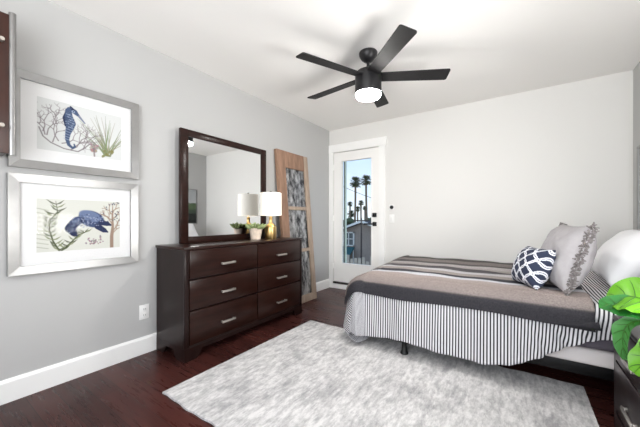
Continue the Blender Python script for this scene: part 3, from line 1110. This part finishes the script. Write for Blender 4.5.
M_blanket = mat('banded_gray_taupe_blanket', rgb(160, 150, 146), .95, spec=.05)
N, L = M_blanket.node_tree.nodes, M_blanket.node_tree.links
uvn = N.new('ShaderNodeUVMap'); uvn.uv_map = 'UVMap'
sx = N.new('ShaderNodeSeparateXYZ')
L.new(uvn.outputs[0], sx.inputs[0])
mr = N.new('ShaderNodeMapRange')
mr.inputs['From Min'].default_value = 2.0
mr.inputs['From Max'].default_value = 4.0
L.new(sx.outputs[1], mr.inputs['Value'])
cr = N.new('ShaderNodeValToRGB')
bands = [(2.0, (50, 49, 53)), (2.240, (58, 57, 61)), (2.252, (128, 119, 116)), (2.40, (152, 140, 136)), (2.53, (160, 150, 147)), (2.545, (196, 196, 200)), (2.60, (186, 188, 194)),
         (2.615, (60, 60, 65)), (2.70, (72, 71, 76)), (2.715, (148, 140, 137)), (2.84, (154, 147, 144)), (2.855, (190, 188, 190)), (2.93, (176, 174, 176)), (2.945, (90, 87, 90)),
         (3.04, (86, 83, 86)), (3.055, (140, 134, 131)), (3.24, (172, 167, 166)), (3.26, (100, 96, 97)), (3.40, (88, 84, 86)), (3.42, (128, 121, 118)), (3.60, (134, 128, 125)), (3.62, (92, 88, 88)), (3.9, (104, 99, 98))]
el = cr.color_ramp.elements
el[0].position = 0
el[0].color = rgb(*bands[0][1])
el[1].position = 1
el[1].color = rgb(*bands[-1][1])
for p_, c_c in bands[1:-1]:
    e_ = el.new((p_ - 2) / 2)
    e_.color = rgb(*c_c)
L.new(mr.outputs[0], cr.inputs[0])
tc = N.new('ShaderNodeTexCoord')
wv = rug_noise(120, (1, 1, 1), 3, .6)
fin = mix(cr.outputs['Color'], ramp(wv, .3, (.72, .72, .72, 1), .7, (1.2, 1.2, 1.2, 1)), 1.0, 'MULTIPLY')
L.new(fin, N['Principled BSDF'].inputs['Base Color'])
o = obj('banded_blanket', MB().grid(blanketf, 130, 130, blanket_uv), M_blanket, keep_normals=True, angle=180)
tag(o, 'gray and taupe banded blanket with charcoal border spread over the bed', 'blanket')
md = o.modifiers.new('thickness', 'SOLIDIFY'); md.thickness = .010; md.offset = 1
M_charcoal = mat('charcoal_blanket_border', rgb(54, 53, 57), .95, spec=.05, var=.2, vscale=60)
obj('rolled_corner', MB().tube([(.16, 2.240, .462), (.26, 2.234, .466), (.33, 2.230, .474), (.375, 2.230, .480)], [.003, .012, .020, .023], 16), M_charcoal, o)


# ---------------------------------------------------------------- pillows
def pillow(name, mt, center, W, Hh, Tk, wax, hax, n=40, seed=0, wr=.012, parent=None, sag=.0, pw=4.0):
    """cushion: W along wax, H along hax, T thick; pinched corners and light wrinkles"""
    wax = Vector(wax).normalized()
    hax = Vector(hax)
    hax = (hax - wax * hax.dot(wax)).normalized()
    nrm = wax.cross(hax).normalized()
    c = Vector(center)
    m = MB()

    def side(sg):
        def f(u, v):
            s, t_ = u * 2 - 1, v * 2 - 1
            k = .07
            px = s * (1 - k * (1 - abs(t_) ** 2.2))
            py = t_ * (1 - k * (1 - abs(s) ** 2.2))
            th = (max(0, 1 - abs(s) ** pw) ** .55) * (max(0, 1 - abs(t_) ** pw) ** .55)
            nz_ = noise.noise(Vector((s * 2.2 + seed * 3.1, t_ * 1.5 + seed, sg * 2.0)))
            nz2 = noise.noise(Vector((s * 7 + seed, (t_ - s * .3) * 3.0, sg * 5.0)))
            th2 = th * (1 + .07 * nz_) * Tk / 2 + wr * th * nz2
            return c + wax * (px * W / 2) + hax * (py * Hh / 2) + nrm * (sg * th2) - Vector((0, 0, sag * th))
        return f
    m.grid(side(1), n, n, lambda u, v: (u, v))
    m.grid(side(-1), n, n, lambda u, v: (u, v))
    bmesh.ops.remove_doubles(m.b, verts=m.b.verts, dist=.0004)
    return m, wax, hax, nrm, c


# white pillows at the head of the bed
m, *_ = pillow('w', None, (.685, 3.20, .80), .78, .48, .25, (0.02, 1, 0), (.62, 0, .78), seed=1, wr=.006, pw=3.2)
o = obj('white_pillow', m, M_pillow_white, angle=180)
tag(o, 'plump white pillow right behind the gray fringed cushion', 'pillow', 'white bed pillows')
# gray fringed cushion
m, wa, ha, na, cc = pillow('g', None, (.268, 2.665, .826), .57, .46, .25, (-.17, 1, 0.0), (.28, .06, .95), seed=2, wr=.016, pw=2.3)
t_g = root('fringed_cushion', (.268, 2.665, .61), 'large light gray square cushion with ragged gray fringe', 'cushion')
obj('cushion_cover', m, M_pillow_gray, t_g, angle=180)
rnd = random.Random(8)
for s in (-1, 1):
    fr = MB()
    for k in range(330):
        tpos = -1 + 2 * k / 329
        kk = .07
        px = s * (1 - kk * (1 - abs(tpos) ** 2.2))
        py = tpos * (1 - kk * 0)
        p = cc + wa * (px * .57 / 2 - s * .012) + ha * (py * .46 / 2) + na * rnd.uniform(-.006, .006)
        d = (wa * s * rnd.uniform(.2, 1) + ha * rnd.uniform(-.7, .7) + na * rnd.uniform(-1, 1)).normalized()
        fr.tube([p, p + d * rnd.uniform(.016, .034)], [.006, .0035], 5)
    obj('fringe', fr, M_fringe, t_g)
# navy lattice cushion
m, wa, ha, na, cc = pillow('n', None, (.080, 2.575, .745), .33, .29, .18, (-.42, .90, .0), (.38, .10, .92), n=110, seed=4, wr=.006, pw=2.6)
def lattice(u, v):
    # octagonal rings on a staggered lattice, joined by small rings
    U, V = u * 3.4 + .2, v * 2.9 + .1
    best = 9
    q = []
    for st_ in (0, .5):
        du = (U + st_) - round(U + st_)
        dv = (V + st_) - round(V + st_)
        q.append((du, dv))
    w = 0.0
    for du, dv in q:
        octo = max(abs(du), abs(dv), (abs(du) + abs(dv)) * .7071 * 1.02)
        if abs(octo - .41) < .031:
            w = 1
    for du, dv in (((U + .5) - round(U + .5), V - round(V)), (U - round(U), (V + .5) - round(V + .5))):
        r = math.hypot(du, dv)
        if r < .05 or .095 < r < .14:
            w = 1
    return w
o = obj('patterned_cushion', m, attr_mat('navy_lattice_fabric', 'weave', .9, .1, 300), angle=180)
me = o.data
ca = me.color_attributes.new('weave', 'FLOAT_COLOR', 'POINT')
uvl = me.uv_layers[0].data
vuv = {}
for lp in me.loops:
    vuv[lp.vertex_index] = uvl[lp.index].uv[:]
navy, wht = rgb(36, 44, 66), rgb(226, 228, 234)
ca.data.foreach_set('color', np.array([(wht if lattice(*vuv[i]) else navy) for i in range(len(me.vertices))], dtype=np.float32).ravel())
tag(o, 'small navy cushion with white lattice pattern leaning on the gray cushion', 'cushion')

# ---------------------------------------------------------------- nightstand
NX0, NX1, NY0, NY1, NT = .414, .872, 1.50, 2.135, .578
t = root('nightstand', (.64, (NY0 + NY1) / 2, 0), 'dark wood two-drawer nightstand beside the bed at right', 'nightstand')
obj('top', MB().box(NX0 - .004, NX1, NY0 - .004, NY1 + .003, NT - .022, NT, .004), M_night_wood, t)
m = MB()
m.box(NX0 + .018, NX1, NY0 + .004, NY0 + .022, .08, NT - .022)
m.box(NX0 + .018, NX1, NY1 - .020, NY1 - .002, .08, NT - .022)
m.box(NX1 - .012, NX1, NY0 + .022, NY1 - .020, .08, NT - .022)
m.box(NX0 + .02, NX0 + .034, NY0 + .022, NY1 - .020, .08, NT - .022)
m.box(NX0, NX0 + .02, NY0 + .002, NY0 + .036, .08, NT - .022)
m.box(NX0, NX0 + .02, NY1 - .036, NY1 - .0, .08, NT - .022)
obj('carcass', m, M_night_wood, t, False)
m = MB()
bracket(m, 'y', NY0, NY1, NX0, NX0 + .02)
bracket(m, 'x', NX0 + .02, NX1, NY0, NY0 + .018)
bracket(m, 'x', NX0 + .02, NX1, NY1 - .018, NY1)
m.xf(Matrix.Diagonal((1, 1, .8, 1)))
obj('bracket_base', m, M_night_wood, t, False)
for (z0, z1) in ((.362, .548), (.105, .352)):
    d = obj('drawer', MB().box(NX0 - .003, NX0 + .019, NY0 + .038, NY1 - .038, z0, z1, .004), M_night_wood, t)
    zc = (z0 + z1) / 2 - .015
    yc = (NY0 + NY1) / 2
    hm = MB()
    hm.box(NX0 - .027, NX0 - .018, yc - .075, yc + .075, zc - .009, zc + .009, .003)
    for s in (-1, 1):
        hm.box(NX0 - .020, NX0 - .003, yc + s * .066 - .008, yc + s * .066 + .008, zc - .007, zc + .007, .002)
    obj('handle', hm, M_nickel, d)

# ---------------------------------------------------------------- fiddle leaf plant on the nightstand
QX, QY = .655, 1.78
t = root('leafy_houseplant', (QX, QY, NT), 'potted plant with big glossy green leaves on the nightstand', 'potted plant')
obj('pot', MB().lathe(QX, QY, [(.075, NT + .0005), (.080, NT + .004), (.100, NT + .17), (.103, NT + .18), (.097, NT + .18), (.092, NT + .165)], 32), M_plastic_white, t)
obj('soil', MB().lathe(QX, QY, [(.094, NT + .160), (.001, NT + .166)], 24, cap=False), M_soil, t)
st = MB()
st.tube([(QX, QY, NT + .15), (QX + .01, QY + .01, NT + .26), (QX - .005, QY + .015, NT + .36)], [.010, .008, .006], 10)


def leaf(base, mid, tip, width, up, mt, name='leaf', cup=.12, seed=0):
    """obovate leaf along a quadratic arc base-mid-tip with a raised midrib and wavy margin"""
    B_, M_, T_ = Vector(base), Vector(mid), Vector(tip)
    up = Vector(up)

    def cen(s):
        return B_ * (1 - s) ** 2 + M_ * 2 * s * (1 - s) + T_ * s * s

    def fn(u, v):
        s = u
        p = cen(s)
        tg = (cen(min(1, s + .02)) - cen(max(0, s - .02))).normalized()
        sd = tg.cross(up).normalized()
        nr = sd.cross(tg).normalized()
        w = width / 2 * (max(0.0, math.sin(PI * min(1, (s * .92 + .02)) ** 1.25)) ** .75) * (1 + .06 * math.sin(s * 19 + seed))
        q = v * 2 - 1
        rip = .010 * math.sin((s * 7 - abs(q) * 1.4) * PI) * abs(q)
        return p + sd * (w * q) + nr * (cup * w * abs(q) ** 1.5 * 2 + rip * width * 2)
    m = MB().grid(fn, 26, 14)
    lf = obj(name, m, mt, t, keep_normals=True, angle=180)
    vm = MB()
    pts = [cen(k / 14) for k in range(15)]
    vm.tube([p + up * .0015 for p in pts], [.004 * (1 - k / 16) for k in range(15)], 6)
    for k in range(2, 13, 2):
        for sgn in (0, 1):
            a = [Vector(fn(k / 14 + f * .13, .5 + (sgn - .5) * f * .9)) + up * .001 for f in (0.02, .35, .7, .95)]
            vm.tube(a, [.002, .0016, .0012, .0006], 5)
    obj('veins', vm, M_vein, lf)
    st.tube([(QX, QY, NT + .20 + .08 * (seed % 3)), B_ * .5 + Vector((QX, QY, NT + .28)) * .5 + Vector((0, 0, .02)), B_], [.005, .004, .004], 8)
    return lf


leaf((.520, 1.74, .665), (.43, 1.80, .80), (.345, 1.88, .700), .185, (-.45, -.55, .75), M_leaf_bright, seed=1)
leaf((.520, 1.76, .665), (.40, 1.80, .71), (.305, 1.83, .690), .11, (-.2, -.7, .75), M_leaf_dark, seed=2)
leaf((.470, 1.80, .645), (.345, 1.80, .665), (.385, 1.79, .470), .075, (-.75, -.55, .35), M_leaf_mid, seed=3, cup=.2)
leaf((.545, 1.70, .56 + .08), (.47, 1.70, .60), (.388, 1.70, .455), .12, (-.5, -.7, .6), M_leaf_bright, seed=4)
leaf((.66, 1.72, .93), (.62, 1.60, 1.02), (.58, 1.50, .95), .16, (0, .2, 1), M_leaf_bright, seed=5)
leaf((.70, 1.84, .93), (.72, 1.95, 1.03), (.74, 2.05, .97), .16, (0, -.2, 1), M_leaf_dark, seed=6)
leaf((.74, 1.76, .86), (.80, 1.70, .98), (.84, 1.63, .90), .14, (0, 0, 1), M_leaf_mid, seed=7)
obj('stem', st, M_stem, t)

# ---------------------------------------------------------------- outside the glass door
GZ = -3.0
o = obj('ground', MB().box(-70, 40, 5, 120, GZ - .2, GZ), mat('dry_ground', rgb(120, 114, 104), .95, var=.2, vscale=1.5), None, False)
tag(o, 'pale dry yard ground outside the door', 'ground', kind='structure')

M_siding = mat('gray_stucco', rgb(150, 138, 129), .9, spec=.1, var=.06, vscale=4)
M_roof = mat('dark_shingle', rgb(74, 74, 76), .9, spec=.1, var=.25, vscale=8)
M_white_ext = mat('white_exterior_trim', rgb(222, 222, 218), .6)
hs = root('neighbor_house', (-6.85, 16, GZ), 'gray gabled house with white trim seen through the door glass', 'house')
pk = 1.02
ye0, ye1 = 14.0, 20.0
gx, half, ev = -6.75, 2.6, .10
m = MB()
pts = [(gx - half, GZ), (gx + half, GZ), (gx + half, ev), (gx, pk - .12), (gx - half, ev)]
m.prism([(x, ye0, z) for x, z in pts], [(x, ye1, z) for x, z in pts])
obj('wall', m, M_siding, hs, False)
m = MB()
for s in (-1, 1):
    ex = gx + s * (half + .3)
    ez = ev - .12 - .035
    pr = [(gx, pk - .11), (ex, ez), (ex, ez + .1), (gx, pk)]
    m.prism([(x, ye0 - .3, z) for x, z in pr], [(x, ye1 + .3, z) for x, z in pr])
obj('roof', m, M_roof, hs, False)
m = MB()
for s in (-1, 1):
    ex = gx + s * (half + .3)
    ez = ev - .155
    pr = [(gx, pk - .10), (ex, ez), (ex, ez + .11), (gx, pk + .01)]
    m.prism([(x, ye0 - .34, z) for x, z in pr], [(x, ye0 - .30, z) for x, z in pr])
obj('fascia', m, M_white_ext, hs, False)
wx0, wx1, wz0, wz1 = -7.95, -7.29, -.36, .40
m = MB()
for (a, b_, c2_, d) in ((wx0, wx1, wz0, wz0 + .06), (wx0, wx1, wz1 - .06, wz1), (wx0, wx0 + .06, wz0, wz1), (wx1 - .06, wx1, wz0, wz1), ((wx0 + wx1) / 2 - .02, (wx0 + wx1) / 2 + .02, wz0, wz1), (wx0, wx1, .01, .04)):
    m.box(a, b_, 13.93, 14.0, c2_, d)
wn_ = obj('window', m, M_white_ext, hs, False)
obj('pane', MB().box(wx0 + .05, wx1 - .05, 13.97, 13.99, wz0 + .05, wz1 - .05), mat('dark_window_glass', rgb(70, 80, 84), .1), wn_, False)

t = root('patio_canopy', (-7.6, 13.3, GZ), 'teal canvas patio cover below the gray house window', 'canopy')
m = MB()
m.prism([(-8.6, 12.9, -1.05), (-7.22, 12.9, -1.0), (-7.22, 13.85, -.40), (-8.6, 13.85, -.40)], [(-8.6, 12.9, -1.12), (-7.22, 12.9, -1.07), (-7.22, 13.85, -.47), (-8.6, 13.85, -.47)])
m.box(-8.6, -7.22, 12.88, 12.9, -1.5, -1.0)
obj('canvas', m, mat('teal_canvas', rgb(40, 84, 88), .8), t, False)
for (x, y, z) in ((-8.55, 12.92, -1.1), (-7.27, 12.92, -1.1), (-8.55, 13.8, -.45), (-7.27, 13.8, -.45)):
    obj('post', MB().tube([(x, y, GZ), (x, y, z)], .03, 8), M_white_ext, t)

t = root('utility_pole', (-6.2, 12.6, GZ), 'thin dark utility pole in front of the gray house', 'pole')
obj('shaft', MB().tube([(-6.2, 12.6, GZ), (-6.2, 12.6, 1.15)], [.05, .035], 10), mat('dark_pole_wood', rgb(72, 66, 62), .9), t)
obj('crossarm', MB().box(-6.6, -5.8, 12.57, 12.63, 1.0, 1.05), mat('crossarm_wood', rgb(72, 66, 62), .9), t, False)

t = root('picket_fence', (-4, 9.0, GZ), 'weathered gray board fence below the gray house', 'fence')
M_fence = mat('weathered_fence_wood', rgb(168, 160, 148), .9, var=.2, vscale=5)
obj('rail', MB().box(-5.05, -2.9, 9.03, 9.07, -.55, -.47), M_fence, t, False)
obj('rail', MB().box(-5.05, -2.9, 9.03, 9.07, -2.6, -2.5), M_fence, t, False)
for k in range(14):
    x = -5.0 + k * .15
    obj('picket', MB().box(x, x + .10, 9.0, 9.03, GZ + .02, -.16 - .05 * (k % 3) - .08 * (k % 2)), M_fence, t, False)

M_trunk = mat('palm_trunk', rgb(128, 112, 94), .95, var=.25, vscale=6)
M_frond = mat('palm_frond', rgb(78, 88, 58), .8, var=.3, vscale=3)
M_dead = mat('dry_palm_skirt', rgb(120, 104, 76), .9, var=.2, vscale=5)


def palm(x, y, zc, rad, label, seed, lean_=0.0):
    t = root('palm_tree', (x - lean_, y, GZ), label, 'palm tree', 'palm trees beyond the gray house')
    r = random.Random(seed)
    pts = [(x - lean_ * (1 - s) ** 2, y, GZ + (zc - GZ) * s) for s in (0, .25, .5, .75, 1)]
    obj('trunk', MB().tube(pts, [.22, .18, .16, .15, .16], 10), M_trunk, t)
    m = MB()
    n = 80
    for k in range(n):
        az = r.uniform(0, 2 * PI)
        elv = r.uniform(-.9, 1.35)
        Ln = rad * r.uniform(.75, 1.1)
        d = Vector((math.cos(az) * math.cos(elv), math.sin(az) * math.cos(elv), math.sin(elv)))
        side = Vector((-math.sin(az), math.cos(az), 0))
        c = Vector((x, y, zc))
        for j in range(7):
            sp_ = (j - 3) / 3 * .55
            p1 = c + d * Ln * .5
            p2 = c + (d + side * sp_).normalized() * Ln * (1 - .12 * abs(sp_)) + Vector((0, 0, -.10 * Ln * abs(sp_) - .06 * Ln))
            wv_ = side * .085 * rad
            up_ = d.cross(side) * .012
            m.prism([p1 - wv_ * .6, p1 + wv_ * .6, p2], [p1 - wv_ * .6 + up_, p1 + wv_ * .6 + up_, p2 + up_])
        m.tube([c, c + d * Ln * .55], [.03, .02], 4)
    obj('crown', m, M_frond, t, False)
    m = MB()
    for k in range(22):
        az = r.uniform(0, 2 * PI)
        d = Vector((math.cos(az) * .45, math.sin(az) * .45, -1))
        c = Vector((x, y, zc - .05))
        m.tube([c, c + d * rad * .35, c + d * rad * r.uniform(.5, .75)], [.05, .09, .03], 4)
    obj('skirt', m, M_dead, t, False)


palm(-20.66, 40, 6.75, 1.08, 'left of the two tall palms in the door glass', 1, .3)
palm(-18.9, 40, 6.95, .98, 'right of the two tall palms in the door glass', 2, -.35)
palm(-28.1, 52, 4.18, .62, 'low distant palm at far left in the glass', 3)
palm(-24.67, 50, 4.18, .62, 'low distant palm between the two tall palm trunks', 4)
palm(-27.4, 54, 3.22, .70, 'squat palm crown just right of the left tall trunk base', 5)
palm(-23.84, 50, 3.22, .48, 'smallest distant palm beside the right tall trunk', 6)
palm(-30.0, 56, 2.25, 1.0, 'lowest broad palm crown just above the house roof', 7)
m = MB()
rnd = random.Random(12)
for k in range(60):
    x = -30 + 14 * rnd.random()
    r_ = rnd.uniform(.4, .9)
    z = rnd.uniform(-2, 1.0)
    m.lathe(x, 46 + rnd.uniform(-2, 2), [(r_ * .3, z - r_ * .8), (r_ * .9, z - r_ * .3), (r_, z), (r_ * .75, z + r_ * .55), (r_ * .2, z + r_ * .85)], 9)
    m.lathe(x, 46, [(.2, GZ), (.2, z - r_ * .5)], 6)
o = obj('distant_shrubs', m, M_frond)
tag(o, 'dark distant tree line behind the gray house roof', 'trees', kind='stuff')

# wires
def wire(a, b_, sag):
    a, b_ = Vector(a), Vector(b_)
    return [a.lerp(b_, k / 10) - Vector((0, 0, sag * 4 * (k / 10) * (1 - k / 10))) for k in range(11)]
M_wire = mat('black_cable', rgb(30, 30, 32), .7)
for k_, (px_, pz_) in enumerate(((-17.0, 6.2), (-8.6, 2.6))):
    pl = root('utility_pole', (px_, 25, GZ), ('tall utility pole carrying overhead lines left of the door view', 'short utility pole carrying overhead lines right of the door view')[k_], 'pole')
    obj('shaft', MB().tube([(px_, 25, GZ), (px_, 25, pz_)], [.14, .10], 10), M_trunk, pl)
    obj('crossarm', MB().box(px_ - .06, px_ + .06, 24.4, 25.6, pz_ - .5, pz_ - .4), M_trunk, pl, False)
    for dy in (-.5, .5):
        obj('insulator', MB().lathe(px_, 25 + dy, [(.03, pz_ - .4), (.04, pz_ - .34), (.02, pz_ - .3)], 8), M_white_ext, pl)
o = obj('power_line', MB().tube(wire((-17.0, 24.5, 5.85), (-8.6, 24.5, 2.28), .35), .02, 6), M_wire)
tag(o, 'sloping dark overhead power line in front of the tall palms', 'power line', 'overhead power lines')
